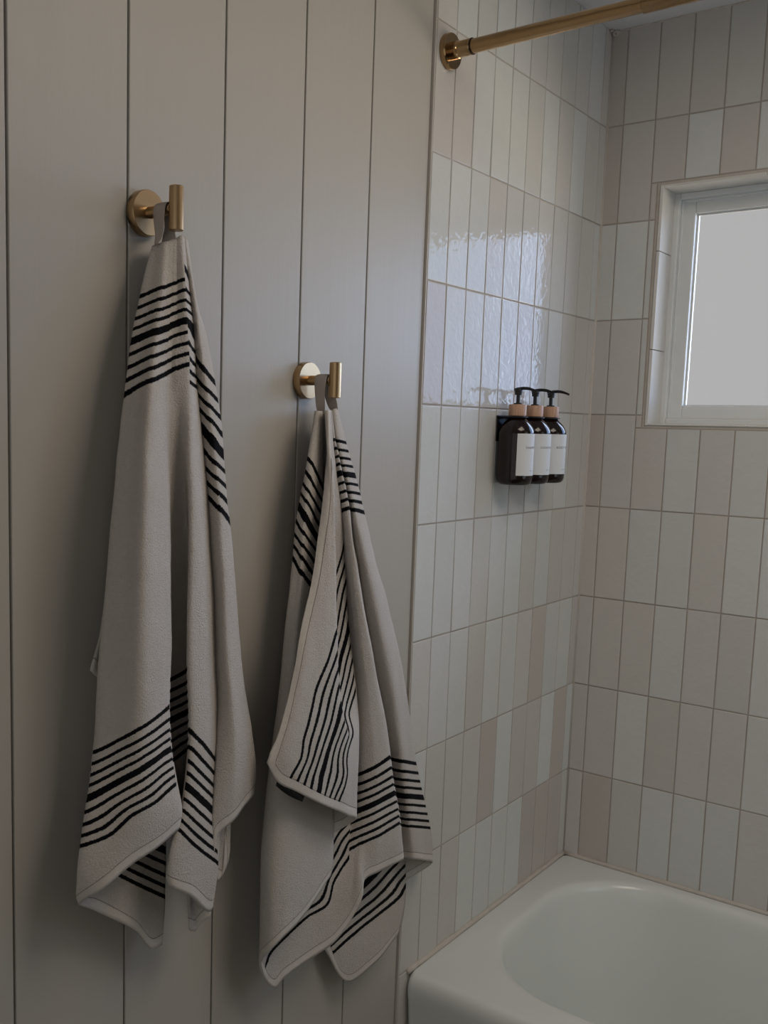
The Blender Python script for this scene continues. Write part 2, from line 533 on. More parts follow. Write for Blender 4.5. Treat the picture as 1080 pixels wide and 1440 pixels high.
bmesh.ops.recalc_face_normals(bm, faces=bm.faces[:])
tub = obj('bathtub', bm, ENAMEL, smooth=True)
tub['label'] = 'white enamelled alcove bathtub set against the tiled walls below the window'; tub['category'] = 'bathtub'
bm = bmesh.new()
tube(bm, [(.005, -.69 + .69 * i / 20, RIM + .0005 + .0006 * math.sin(i * 2.1)) for i in range(21)], [.0052 + .0012 * random.random() for _ in range(21)], 10)
b = bmesh.new(); b2 = []
up = None
tube(b, [(.004 + 1.515 * i / 40, -.005, RIM + .0005) for i in range(41)], [.0052 + .001 * random.random() for _ in range(41)], 10)
merge(bm, b)
obj('trim_3', bm, CAULK, smooth=True, kind='structure')

# ------------------------------------------------------------------ shower curtain rod
RY, RZ = -.680, 2.1005
rod = thing('shower_curtain_rod', 'brushed brass shower curtain rod with round wall flange above the bathtub', 'curtain rod', loc=(.004, RY, RZ))
def local(o, par): o.matrix_parent_inverse = Matrix.Translation(par.location).inverted()
def part(name, bm, mat, par, sm=35):
    o = obj(name, bm, mat, par); smooth_by_angle(o, sm); local(o, par); return o
bm = bmesh.new(); lathe(bm, [(.0275, .0), (.028, .001), (.028, .009), (.027, .0105), (.016, .011), (.0155, .011)], (.004, RY, RZ), 'x', 64)
part('flange', bm, BRASS_ROD, rod)
bm = bmesh.new(); lathe(bm, [(.0140, 0), (.0140, .011), (.0128, .012), (.0125, .034), (.0122, .0345)], (.0145, RY, RZ), 'x', 48)
part('collar', bm, BRASS_ROD, rod)
bm = bmesh.new(); lathe(bm, [(.0128, 0), (.0128, .0018)], (.0485, RY, RZ), 'x', 48)
part('seal_ring', bm, STEELDARK, rod)
bm = bmesh.new(); lathe(bm, [(.0112, 0), (.0112, .272), (.0114, .273), (.0114, .2735)], (.050, RY, RZ), 'x', 48)
part('inner_tube', bm, BRASS_ROD, rod)
bm = bmesh.new(); lathe(bm, [(.0120, 0), (.0127, .0008), (.0127, 1.15)], (.3235, RY, RZ), 'x', 48)
part('outer_tube', bm, BRASS_ROD, rod)
bm = bmesh.new(); lathe(bm, [(.0155, 0), (.016, .011), (.027, .0115), (.028, .013), (.028, .02), (.0275, .0215)], (1.4735 + .03, RY, RZ), 'x', 64)
part('flange', bm, BRASS_ROD, rod)

# ------------------------------------------------------------------ towel hooks
def hook(y, z, label):
    h = thing('towel_hook', label, 'towel hook', 'brass peg hooks on the board wall', loc=(0, y, z))
    bm = bmesh.new(); lathe(bm, [(.0252, 0), (.026, .0012), (.026, .0105), (.0252, .012), (.001, .0122)], (0, y, z), 'x', 72)
    part('backplate', bm, BRASS, h)
    bm = bmesh.new(); lathe(bm, [(.0072, .011), (.0068, .012), (.0068, .05)], (0, y, z), 'x', 40)
    part('stem', bm, BRASS, h)
    bm = bmesh.new(); lathe(bm, [(.0074, -.0245), (.0084, -.0238), (.0084, .0238), (.0074, .0245)], (.0555, y, z), 'z', 48)
    part('peg', bm, BRASS, h)
    return h
H1 = (-1.3455, 1.7295); H2 = (-1.0335, 1.5535)
hook(*H1, 'brass peg hook mounted higher, carrying the bigger towel left on the board wall')
hook(*H2, 'brass peg hook mounted lower, carrying the towel nearest the shower tiles')

# ------------------------------------------------------------------ towels
class Tps:
    def __init__(s, anchors):
        A = np.array(anchors, float); s.p = A[:, :2] / 100.0; n = len(A)
        K = s.k(s.p, s.p) + np.eye(n) * .004
        P = np.hstack([np.ones((n, 1)), s.p])
        L = np.zeros((n + 3, n + 3)); L[:n, :n] = K; L[:n, n:] = P; L[n:, :n] = P.T
        s.w = np.linalg.lstsq(L, np.concatenate([A[:, 2], np.zeros(3)]), rcond=None)[0]
    def k(s, a, b):
        d2 = ((a[:, None, :] - b[None, :, :]) ** 2).sum(-1)
        return np.where(d2 > 1e-12, .5 * d2 * np.log(d2 + 1e-12), 0)
    def __call__(s, q):
        q = np.asarray(q, float) / 100.0
        return s.k(q, s.p) @ s.w[:-3] + np.hstack([np.ones((len(q), 1)), q]) @ s.w[-3:]

def pchip_curve(pts, n):
    """smooth resampling of a guide through its points, even in length"""
    P = np.array(pts, float)
    W = np.array([onX(x, y, d) for x, y, d in P])
    seg = np.linalg.norm(np.diff(W, axis=0), axis=1); t = np.concatenate([[0], np.cumsum(seg)])
    tt = np.linspace(0, t[-1], n); out = np.zeros((n, 3))
    h = np.diff(t)
    for c in range(3):
        y = W[:, c]; dl = np.diff(y) / h; m = np.zeros(len(y))
        for i in range(1, len(y) - 1):
            if dl[i - 1] * dl[i] > 0:
                w1, w2 = 2 * h[i] + h[i - 1], h[i] + 2 * h[i - 1]
                m[i] = (w1 + w2) / (w1 / dl[i - 1] + w2 / dl[i])
        m[0] = dl[0]; m[-1] = dl[-1]
        k = np.clip(np.searchsorted(t, tt, side='right') - 1, 0, len(h) - 1)
        s = (tt - t[k]) / h[k]
        out[:, c] = ((2 * s**3 - 3 * s**2 + 1) * y[k] + (s**3 - 2 * s**2 + s) * h[k] * m[k]
                     + (-2 * s**3 + 3 * s**2) * y[k + 1] + (s**3 - s**2) * h[k] * m[k + 1])
    return out, t[-1]

def towel_sheet(bm, guides, stripes, n=150, sub=9, tension=.5, side_hem=None, wrinkle=.0013, seed=0):
    """guides: fold lines from hook to hem; cloth runs smoothly across them.
    stripes: {gap index: Tps or None}"""
    G = []; L = []
    for g in guides:
        c, ln = pchip_curve(g, n); G.append(c); L.append(ln)
    G = np.array(G)
    ng = len(G)
    lay_s = bm.loops.layers.float['stripe'] if 'stripe' in bm.loops.layers.float else bm.loops.layers.float.new('stripe')
    lay_e = bm.verts.layers.float['edge'] if 'edge' in bm.verts.layers.float else bm.verts.layers.float.new('edge')
    cols = []; gap_of = []; lens = []
    for g in range(ng - 1):
        p0 = G[max(g - 1, 0)]; p1 = G[g]; p2 = G[g + 1]; p3 = G[min(g + 2, ng - 1)]
        a = np.linalg.norm(p2 - p1, axis=1)[:, None] + 1e-5
        la = np.linalg.norm(p1 - p0, axis=1)[:, None] + 1e-5; lb = np.linalg.norm(p3 - p2, axis=1)[:, None] + 1e-5
        # chord-length aware tangents keep close folds crisp
        m1 = (p2 - p0) / (la + a) * a if g > 0 else (p2 - p1)
        m2 = (p3 - p1) / (a + lb) * a if g < ng - 2 else (p2 - p1)
        m1 = m1 * (2 * tension); m2 = m2 * (2 * tension)
        last = (g == ng - 2)
        for i in range(sub + (1 if last else 0)):
            s = i / sub
            cols.append((2 * s**3 - 3 * s**2 + 1) * p1 + (s**3 - 2 * s**2 + s) * m1 + (-2 * s**3 + 3 * s**2) * p2 + (s**3 - s**2) * m2)
            gap_of.append(min(g, ng - 2)); lens.append(L[g] * (1 - s) + L[g + 1] * s)
    V = np.array(cols)
    nc = len(V)
    verts = []
    for c in range(nc):
        row = []
        for r in range(n):
            p = V[c, r]
            fade = min(1, r / (n * .12))
            q = Vector((p[1] * 26 + seed, p[2] * 13, p[0] * 22))
            w = mnoise.noise(q) * wrinkle + mnoise.noise(q * 2.7) * wrinkle * .4
            v = bm.verts.new((max(.004, p[0] + w * fade), p[1] + w * .4 * fade, p[2]))
            e = lens[c] * (1 - r / (n - 1))
            if side_hem == 0: e = min(e, float(np.linalg.norm(V[c, r] - V[0, r])) + (0 if c < nc * .5 else 1))
            if side_hem == -1: e = min(e, float(np.linalg.norm(V[c, r] - V[-1, r])) + (0 if c > nc * .5 else 1))
            v[lay_e] = e
            row.append(v)
        verts.append(row)
    px = np.array([[proj(V[c, r]) for r in range(n)] for c in range(nc)])
    cache = {}
    for g in range(ng - 1):
        t = stripes.get(g)
        if t is None: continue
        c0, c1 = g * sub, (g + 1) * sub
        cache[g] = t(px[c0:c1 + 1].reshape(-1, 2)).reshape(c1 - c0 + 1, n)
    for c in range(nc - 1):
        g = min(c // sub, ng - 2)
        for r in range(n - 1):
            f = bm.faces.new((verts[c][r], verts[c + 1][r], verts[c + 1][r + 1], verts[c][r + 1]))
            f.smooth = True
            for lp, (dc, dr) in zip(f.loops, ((0, 0), (1, 0), (1, 1), (0, 1))):
                lp[lay_s] = float(cache[g][c - g * sub + dc, r + dr]) if g in cache else 1.5

def finish_cloth(name, bm, parent, thick=.0034):
    o = obj(name, bm, TOWEL, parent)
    md = o.modifiers.new('thickness', 'SOLIDIFY'); md.thickness = thick; md.offset = 0
    return o

# ---- towel on the higher hook
T1 = thing('towel', 'cream terry towel with black stripes on the higher hook at left, straight hanging folds', 'towel', 'striped towels on hooks')
bm = bmesh.new()
g_back_r = [(236, 340, .02), (240, 700, .015), (236, 1000, .02), (232, 1180, .025), (231, 1250, .028), (226, 1328, .03)]
g_back_c = [(232, 340, .02), (222, 700, .015), (212, 1000, .022), (208, 1180, .03), (208, 1260, .033), (213, 1334, .035)]
g_back_d = [(228, 341, .02), (208, 700, .015), (190, 1000, .024), (188, 1180, .034), (187, 1260, .038), (190, 1309, .038)]
g_back_m = [(222, 343, .02), (180, 700, .018), (152, 1000, .026), (140, 1150, .036), (135, 1230, .042), (134, 1281, .044)]
g_left = [(216, 346, .03), (208, 375, .033), (198, 418, .036), (188, 470, .04), (178, 545, .044), (170, 610, .046), (161, 700, .048), (152, 800, .049),
          (146, 870, .05), (139, 945, .05), (134, 1040, .05), (126, 1110, .055), (117, 1170, .06), (110, 1235, .062), (109, 1256, .06), (113, 1270, .056)]
g_p1a = [(223, 344, .038), (212, 420, .05), (196, 540, .06), (182, 700, .07), (172, 870, .074), (163, 1050, .077), (150, 1150, .08), (142, 1251, .082)]
g_p1b = [(232, 341, .047), (226, 420, .064), (210, 540, .08), (202, 700, .097), (198, 900, .102), (195, 1060, .1), (190, 1150, .098), (184, 1216, .094)]
g_p1c = [(237, 339, .048), (233, 420, .063), (222, 540, .079), (217, 660, .09), (219, 780, .094), (220, 900, .096), (218, 1000, .096), (222, 1080, .099), (228, 1140, .1), (222, 1190, .095)]
g_r1 = [(243, 337, .05), (240, 420, .062), (232, 540, .073), (234, 660, .071), (237, 780, .071), (239, 900, .073), (236, 1000, .077), (239, 1055, .082),
        (246, 1105, .086), (252, 1145, .087), (249, 1166, .085)]
g_r1b = [(245, 337, .051), (244, 420, .063), (239, 540, .07), (239, 640, .062), (238.5, 700, .056), (239, 780, .05), (240, 900, .046), (238, 1000, .044), (241, 1055, .045),
         (247, 1105, .046), (252, 1140, .047), (249, 1172, .044)]
g_val = [(248, 335, .052), (250, 420, .064), (248, 520, .074), (255, 620, .066), (262, 720, .054), (266, 800, .046), (268, 900, .04), (268, 1000, .036),
         (266, 1080, .034), (262, 1130, .032), (252, 1190, .03)]
g_f2 = [(254, 332, .055), (259, 393, .068), (262, 467, .077), (264.5, 516, .079), (266, 626, .079), (267, 760, .077), (265, 939, .077), (267, 1027, .079),
        (260, 1114, .082), (252, 1152, .083), (239, 1200, .083), (236, 1228, .082), (238, 1241, .081)]
g_p3m = [(256, 333, .05), (264, 430, .058), (270, 520, .064), (275, 620, .068), (281, 760, .072), (284, 900, .075), (288, 1030, .078), (283, 1110, .082),
         (278, 1160, .086), (271, 1220, .086), (267, 1260, .086)]
g_p3r = [(258, 334, .045), (267, 420, .048), (274.6, 497, .05), (277.7, 546, .05), (285, 610, .05), (293, 696, .05), (297, 760, .05), (302, 843, .051),
         (307, 960, .054), (307, 1040, .058), (305.5, 1100, .062), (306, 1160, .066), (306.5, 1200, .068), (303, 1245, .07), (297, 1279, .07)]
g_p4l = [(259, 334, .047), (268.5, 420, .05), (276, 497, .054), (279, 546, .055), (287, 610, .056), (295, 696, .057), (299, 760, .058), (303.5, 843, .059),
         (308, 960, .062), (307, 1040, .068), (304, 1100, .072), (301, 1150, .074), (304, 1180, .074)]
g_p4m = [(260, 334, .044), (274, 430, .056), (284, 500, .062), (293, 560, .066), (302, 640, .068), (311, 760, .072), (319, 900, .077), (327, 1000, .083),
         (331, 1070, .085), (329, 1110, .083), (326, 1154, .078)]
g_right = [(261, 335, .03), (272, 408, .038), (291, 485, .044), (300.6, 540, .046), (309.7, 595, .047), (313.5, 656, .047), (317, 702, .047), (320.5, 730, .047),
           (324.6, 770, .047), (333, 872, .048), (343, 968, .05), (351.7, 1027, .052), (358, 1090, .054), (355, 1117, .054)]
g_rb = [(262, 336, .02), (266, 375, .02), (276, 480, .018), (292, 640, .018), (302, 760, .018), (312, 900, .022), (319, 1000, .03), (322, 1090, .036), (320, 1162, .04)]
g_rb2 = [(262, 337, .016), (268, 380, .016), (274, 480, .014), (287, 640, .014), (298, 760, .014), (308, 900, .018), (316, 1000, .026), (320.5, 1100, .034),
         (321, 1165, .038), (319.5, 1209, .04), (309, 1238, .042)]
g_rb3 = [(260, 338, .014), (262, 480, .012), (275, 700, .012), (284, 900, .014), (290, 1100, .03), (290, 1225, .036)]
a_p1 = [(198, 418, 0), (227, 405.6, 0), (258, 394, 0), (175, 557, 1), (200, 541, 1), (221, 531, 1), (240, 521, 1), (262.4, 512.5, 1),
        (133, 1058, 2), (185, 1031, 2), (234, 995.5, 2), (115.5, 1189, 3), (145, 1178, 3), (160, 1170, 3), (185, 1145, 3), (218, 1127, 3), (245.5, 1102, 3), (110, 1262, 3.5)]
a_p2 = [(227, 405.6, 0), (258, 394, 0), (221, 531, 1), (240, 521, 1), (262.4, 512.5, 1), (240, 955, 2), (265, 941, 2), (240, 1070, 3), (264, 1052, 3), (250, 1150, 3.6)]
a_p3 = [(264.5, 537, 1), (277.7, 546, 1), (265, 455, .5), (274, 475, .5), (262, 385, 0), (270, 405, 0),
        (267, 1027, 2), (284, 1047, 2), (305, 1072, 2), (249, 1164.5, 3), (268.5, 1184, 3), (288, 1200.6, 3), (306, 1214, 3), (268, 1255, 3.45)]
a_p4 = [(273.7, 499, 0), (299, 537, 0), (293.6, 697.5, 1), (319.5, 731, 1), (287, 601, .5), (310, 636, .5), (310, 850, 1.4), (335, 950, 1.5), (320, 1130, 1.5), (350, 1100, 1.5)]
a_p5 = [(166, 1229.5, 3), (196, 1245, 3), (231, 1261, 3), (166, 1100, 2), (196, 1115, 2), (231, 1131, 2), (210, 1310, 3.4)]
P1, P2, P3, P4, P5 = Tps(a_p1), Tps(a_p2), Tps(a_p3), Tps(a_p4), Tps(a_p5)
towel_sheet(bm, [g_back_r, g_back_c, g_back_d, g_back_m, g_left, g_p1a, g_p1b, g_p1c, g_r1, g_r1b, g_val, g_f2, g_p3m, g_p3r, g_p4l, g_p4m, g_right, g_rb, g_rb2, g_rb3],
            {0: P5, 1: P5, 2: P5, 3: P5, 4: P1, 5: P1, 6: P1, 7: P1, 8: P2, 9: P2, 10: P2, 11: P3, 12: P3, 13: P4, 14: P4, 15: P4}, seed=1)
# the short corner that hangs behind, at the wall
towel_sheet(bm, [[(216, 350, .018), (196, 480, .012), (164, 690, .012), (143, 880, .013), (126.5, 943, .016)],
                 [(219, 350, .018), (200, 500, .012), (172, 690, .011), (152, 880, .012), (140, 955, .014)],
                 [(226, 350, .018), (214, 500, .01), (195, 700, .009), (180, 900, .01), (172, 975, .011)]], {}, n=60, sub=5)
# inner layer curling out under the front hem
towel_sheet(bm, [[(265, 1080, .05), (265, 1200, .05), (265, 1264, .052), (267, 1307, .056)],
                 [(272, 1080, .045), (272, 1220, .045), (273, 1309, .052)],
                 [(282, 1080, .05), (282, 1220, .05), (283, 1298, .056)],
                 [(297, 1080, .056), (298, 1220, .06), (298, 1262, .062), (296, 1288, .064)]], {}, n=40, sub=5, wrinkle=.0006)
finish_cloth('cloth', bm, T1)

# ---- towel on the lower hook
T2 = thing('towel', 'striped cream terry towel on the lower hook, its turned corner showing a black tag', 'towel', 'striped towels on hooks')
bm = bmesh.new()
# front flap (a turned corner) and its receding right side
A0 = [(458, 577, .058), (461, 628, .064), (457, 673, .07), (452, 725, .075), (446.7, 763, .078), (438.4, 815, .082), (429, 857, .085), (420.7, 895, .087), (412, 948, .09), (403, 990, .092), (390, 1035, .092), (379, 1062, .09), (375, 1073, .088)]
A0b = [(459, 577, .06), (461.5, 640, .07), (459, 690, .076), (454, 750, .082), (447, 810, .088), (439, 860, .092), (430, 910, .096), (420, 970, .1), (410, 1020, .102), (400, 1060, .102), (391, 1100, .098)]
A1 = [(460, 577, .062), (462, 650, .073), (460.5, 730, .084), (456, 800, .091), (449, 860, .096), (442, 920, .1), (433, 980, .104), (425, 1040, .106), (417, 1080, .106), (412, 1111, .104)]
A2 = [(461, 577, .063), (463, 650, .075), (465, 730, .086), (463, 800, .094), (460, 860, .099), (457, 920, .103), (452, 1000, .107), (448, 1060, .11), (445, 1128, .11)]
A3 = [(461.5, 577, .062), (464, 640, .073), (468, 700, .083), (470, 749, .089), (471, 796, .094), (471, 827, .096), (471, 855, .098), (473, 900, .101), (477, 987, .105), (482, 1028, .107), (481, 1080, .108), (476, 1141, .108)]
A3b = [(462, 577, .056), (463, 640, .058), (465, 700, .058), (465, 749, .054), (465, 800, .05), (465, 850, .05), (467, 900, .052), (471, 960, .062), (479, 1000, .08), (490, 1040, .096), (493, 1085, .1), (489, 1147, .102)]
A4 = [(463, 577, .05), (468, 640, .052), (476, 700, .053), (481, 745, .052), (484, 800, .05), (487, 850, .05), (492, 900, .052), (497, 949, .058), (501, 997, .068), (503.5, 1039, .08), (502, 1094, .09), (500, 1152, .092)]
A5 = [(464, 577, .04), (470, 640, .04), (478, 740, .038), (485, 860, .036), (494, 949, .04), (498, 1039, .056), (490, 1110, .07), (484, 1163, .076)]
A6 = [(462, 577, .034), (468, 740, .034), (470, 949, .04), (466, 1060, .052), (464, 1120, .062), (466, 1172, .066)]
f_fl = [(408, 1092.5, 0), (422.5, 1065, 0), (426, 1040, 0), (444, 969, 0), (461.5, 924, 0), (470, 895, 0), (447, 1111, .506), (450, 1090, .506), (457.5, 1065, .506), (466, 1040, .506), (474, 1015, .506),
        (476, 1124, 1), (484, 1102.5, 1), (487, 1085, 1), (488, 1055, 1), (420, 900, -.55), (385, 1075, -.4), (450, 780, -.8), (470, 800, -.45), (497, 1150, 1.45), (500, 1080, 1.4)]
f_n1 = [(467, 822, 0), (480, 777, 0), (476.5, 931, .5), (487, 893, .5), (484, 1036, 1), (496, 980, 1), (470, 720, -.3), (499, 1145, 1.45), (501, 1085, 1.4), (480, 1110, 1.05), (487, 1078, 1.02)]
FL, N1 = Tps(f_fl), Tps(f_n1)
def side_field(q):
    q = np.asarray(q, float); t = np.clip((q[:, 1] - 1000) / 40, 0, 1); t = t * t * (3 - 2 * t)
    return N1(q) * (1 - t) + FL(q) * t
towel_sheet(bm, [A0, A0b, A1, A2, A3, A3b, A4, A5, A6], {0: FL, 1: FL, 2: FL, 3: FL, 4: FL, 5: side_field}, side_hem=0, seed=4)
# main sheet: left panel, lower back, middle panel, right panel
B0 = [(452, 578, .045), (454, 700, .046), (456, 850, .048), (461, 1000, .054), (467, 1100, .062), (468, 1140, .066), (467, 1215, .07), (463, 1232, .072)]
B1 = [(450, 578, .047), (443, 700, .056), (438, 850, .06), (434, 1000, .066), (435, 1100, .075), (437, 1200, .08), (432, 1250, .082), (424, 1290, .082)]
B2 = [(447.5, 578, .047), (432, 700, .058), (421, 850, .062), (412, 1000, .069), (408, 1100, .077), (407, 1200, .084), (402, 1270, .085), (394, 1321, .084)]
B2b = [(445.5, 578, .045), (428, 690, .052), (415, 850, .056), (401, 1000, .062), (391, 1100, .068), (386, 1200, .075), (382, 1280, .077), (378, 1338, .074)]
B3 = [(444, 578, .036), (433.7, 647, .04), (424, 697, .042), (417, 744, .044), (413, 782, .045), (407.7, 831, .046), (401.8, 895, .046), (392, 987, .046), (384, 1049, .048), (379, 1090, .05), (374, 1140, .052),
      (369, 1202, .054), (367, 1265, .056), (366.5, 1312, .056), (365.5, 1352, .052)]
B3b = [(444.5, 579, .028), (428, 700, .028), (416, 800, .026), (405, 900, .026), (392, 1020, .03), (381, 1150, .036), (376, 1250, .04), (372, 1320, .044), (371, 1374, .044)]
B4 = [(446, 579, .025), (430, 700, .02), (418, 850, .018), (405, 1000, .022), (394, 1150, .032), (387, 1250, .038), (383, 1320, .042), (386, 1389, .043)]
B5 = [(447, 579, .025), (436, 850, .018), (424, 1000, .024), (412, 1150, .034), (403, 1280, .042), (398, 1375, .046)]
B6 = [(450, 579, .026), (455, 850, .024), (452, 1000, .032), (446, 1150, .042), (440, 1270, .05), (433, 1350, .054)]
B7 = [(458, 579, .03), (464, 640, .032), (472, 720, .034), (476, 800, .034), (480, 900, .034), (485, 1000, .038), (484, 1100, .044), (477, 1190, .052), (470, 1260, .06), (466, 1327, .064)]
B7b = [(460, 578, .034), (467, 640, .038), (477, 720, .04), (482, 800, .04), (488, 900, .041), (494, 1000, .046), (497, 1100, .051), (491, 1180, .056), (492, 1240, .07), (491, 1298, .074)]
B8 = [(462, 578, .038), (469, 640, .046), (480, 718, .05), (488, 800, .052), (498, 900, .056), (506, 1000, .062), (508, 1100, .065), (502, 1180, .066), (505, 1235, .08), (508.5, 1262, .083)]
B8b = [(463, 578, .041), (470, 640, .049), (482, 716, .056), (491, 800, .06), (502, 900, .065), (513, 1000, .071), (518, 1100, .074), (513, 1180, .075), (511, 1238, .078)]
B9 = [(464, 578, .043), (471, 635, .05), (484.5, 715, .06), (494, 790, .066), (506, 880, .071), (519, 980, .077), (527, 1060, .08), (532, 1140, .083), (530, 1180, .084), (532, 1226, .084)]
B10 = [(465, 577, .044), (469.5, 618, .05), (475, 638, .054), (479, 664, .058), (484.5, 688, .06), (489, 716, .063), (494, 760, .067), (501, 803, .07), (508, 848, .073), (518, 900, .076), (529, 956, .079), (539.7, 1014, .081), (546.6, 1063, .082),
       (552, 1101, .083), (559, 1143, .083), (563, 1178, .082), (565, 1209, .08)]
B11 = [(465.5, 577, .036), (471, 618, .04), (480.5, 664, .042), (491, 716, .043), (497, 760, .044), (504, 803, .045), (511, 848, .045), (520, 900, .044), (530, 956, .042), (540, 1014, .04), (547, 1063, .04), (552, 1101, .04), (558, 1143, .042), (562, 1178, .043), (563, 1207, .044)]
B12a = [(467, 576, .04), (476, 625, .046), (497, 716, .056), (511, 780, .06), (525, 845, .062), (537, 900, .063), (549, 960, .063), (561, 1040, .062), (568, 1100, .062), (576, 1160, .063), (581, 1208, .063)]
B12b = [(470, 575, .042), (480, 622, .045), (504, 719, .054), (519, 781, .057), (536, 848, .058), (547, 900, .058), (560, 965, .057), (571, 1043, .055), (579, 1096, .055), (588, 1150, .056), (595, 1210, .056)]
B13 = [(473, 574, .034), (485, 621, .036), (497, 665, .037), (511, 721, .038), (525, 781, .038), (534, 815, .038), (544, 849, .037), (556.5, 905, .036), (569, 969, .036), (579.6, 1046, .036), (588, 1091, .036), (598.7, 1143, .036), (606.5, 1188, .037), (607, 1214, .037)]
B14 = [(473, 575, .022), (490, 660, .02), (512, 760, .018), (532, 850, .016), (550, 960, .016), (565, 1060, .018), (578, 1150, .022), (589, 1226, .025)]
B15 = [(471, 576, .014), (495, 720, .012), (520, 850, .012), (540, 980, .012), (555, 1100, .014), (565, 1180, .018), (568, 1239, .02)]
f_l = [(434, 645, 0), (444, 666, 0), (454, 687.5, 0), (413.6, 785.5, 1), (423, 805.5, 1), (437, 824, 1), (423, 713.5, .506), (435, 739, .506), (446.7, 758, .506), (430, 590, -.35), (385, 1100, 1.5), (450, 1100, 1.5), (380, 1300, 1.5), (450, 1200, 1.5), (400, 930, 1.4)]
f_m = [(461.5, 624, 0), (469, 618.6, 0), (477, 720, 1), (488, 714.6, 1), (504, 1089, 2), (525, 1079, 2), (545, 1066, 2), (494.5, 1192.5, 3), (510, 1184, 3), (535, 1172.5, 3), (559.5, 1157.5, 3), (565, 1205, 3.45), (500, 900, 1.5)]
f_ml = [(494.5, 1192, 3), (494, 1200, 3), (467.5, 1242.5, 3), (460, 1270, 3), (432.5, 1287.5, 3), (400, 1317.5, 3), (377.5, 1342.5, 3), (374, 1354, 3), (504, 1089, 2), (467, 1103, 2), (432, 1157, 2), (400, 1207, 2), (377, 1247, 2), (490, 1080, 1.9),
        (433, 1345, 3.5), (390, 1385, 3.4), (468, 1322, 3.6), (500, 1255, 3.45)]
f_q = [(470, 618.5, 0), (485, 623, 0), (489, 714.6, 1), (511.6, 721, 1), (547.5, 1066, 2), (565, 1070, 2), (584, 1074, 2), (561, 1159, 3), (582, 1162, 3), (602.5, 1164, 3), (590, 1210, 3.5)]
Lf, Mf, MLf, Qf = Tps(f_l), Tps(f_m), Tps(f_ml), Tps(f_q)
towel_sheet(bm, [B0, B1, B2, B2b, B3, B3b, B4, B5, B6, B7, B7b, B8, B8b, B9, B10, B11, B12a, B12b, B13, B14, B15],
            {0: Lf, 1: Lf, 2: Lf, 3: Lf, 4: None, 5: MLf, 6: MLf, 7: MLf, 8: MLf, 9: MLf, 10: Mf, 11: Mf, 12: Mf, 13: Mf, 14: Qf, 15: Qf, 16: Qf, 17: Qf}, seed=8)
# hindmost corner at the bottom
C0 = [(474, 900, .014), (468, 1200, .014), (460, 1310, .018), (456, 1333, .02)]
C1 = [(500, 900, .014), (492, 1200, .02), (480, 1320, .026), (487, 1380, .028)]
C2 = [(530, 900, .014), (533, 1200, .026), (530, 1300, .03), (524, 1356, .032)]
C3 = [(552, 900, .012), (562, 1150, .02), (568, 1207, .024), (569, 1252, .027), (565, 1292, .028), (559, 1313, .028)]
f_s = [(469, 1337.5, 3), (500, 1310, 3), (535, 1282.5, 3), (562.5, 1257.5, 3), (568, 1245, 3), (469, 1222, 2), (500, 1193, 2), (535, 1165, 2), (568, 1127, 2), (520, 1350, 3.5)]
Sf = Tps(f_s)
towel_sheet(bm, [C0, C1, C2, C3], {0: Sf, 1: Sf, 2: Sf}, n=110, side_hem=0, seed=12)
finish_cloth('cloth', bm, T2)

# woven tag below the flap's hem
def quad_strip(name, left, right, mat, parent, thick=.0008):
    bm = bmesh.new()
    a = [bm.verts.new(onX(*p)) for p in left]; b = [bm.verts.new(onX(*p)) for p in right]
    for i in range(len(a) - 1): bm.faces.new((a[i], b[i], b[i + 1], a[i + 1]))
    bmesh.ops.recalc_face_normals(bm, faces=bm.faces[:])
    o = obj(name, bm, mat, parent, smooth=True)
    md = o.modifiers.new('thickness', 'SOLIDIFY'); md.thickness = thick; md.offset = 0
    return o
tag = quad_strip('care_tag', [(391, 1093, .0955), (399, 1099, .0985), (409, 1106, .1), (419, 1112, .1015), (429, 1117, .103)],
                 [(388, 1105, .0945), (396, 1112, .0975), (406, 1119, .099), (415, 1123.5, .1005), (425, 1127.5, .102)], TAGM, T2)
tag['label'] = 'black woven care tag'

def text_bm(s, size, mat_world_fn, extrude=.00005):
    cu = bpy.data.curves.new('lettering', 'FONT'); cu.body = s; cu.size = size; cu.align_x = 'CENTER'; cu.align_y = 'CENTER'; cu.space_character = 1.35
    o = bpy.data.objects.new('lettering', cu); COL.objects.link(o)
    dg = bpy.context.evaluated_depsgraph_get()
    me = bpy.data.meshes.new_from_object(o.evaluated_get(dg))
    bm = bmesh.new(); bm.from_mesh(me)
    bpy.data.objects.remove(o); bpy.data.meshes.remove(me); bpy.data.curves.remove(cu)
    bmesh.ops.subdivide_edges(bm, edges=[e for e in bm.edges if e.calc_length() > size * .5], cuts=3)
    for v in bm.verts: v.co = Vector(mat_world_fn(v.co.x, v.co.y))
    return bm
pa = onX(391.5, 1101.5, .0975); pb = onX(424, 1121, .1045); up_ = Vector((0, 0, 1)); dirv = Vector(pb - pa).normalized(); mid = Vector((pa + pb) / 2) + Vector((.0012, -.0006, .0004))
upv = Vector(onX(409, 1108, .101)) - Vector(onX(405, 1116, .0995)); upv.normalize()
bm = text_bm('MADE IN TURKEY', .0042, lambda x, y: mid + dirv * x * .9 + upv * y)
obj('tag_lettering', bm, TAGINK, tag)

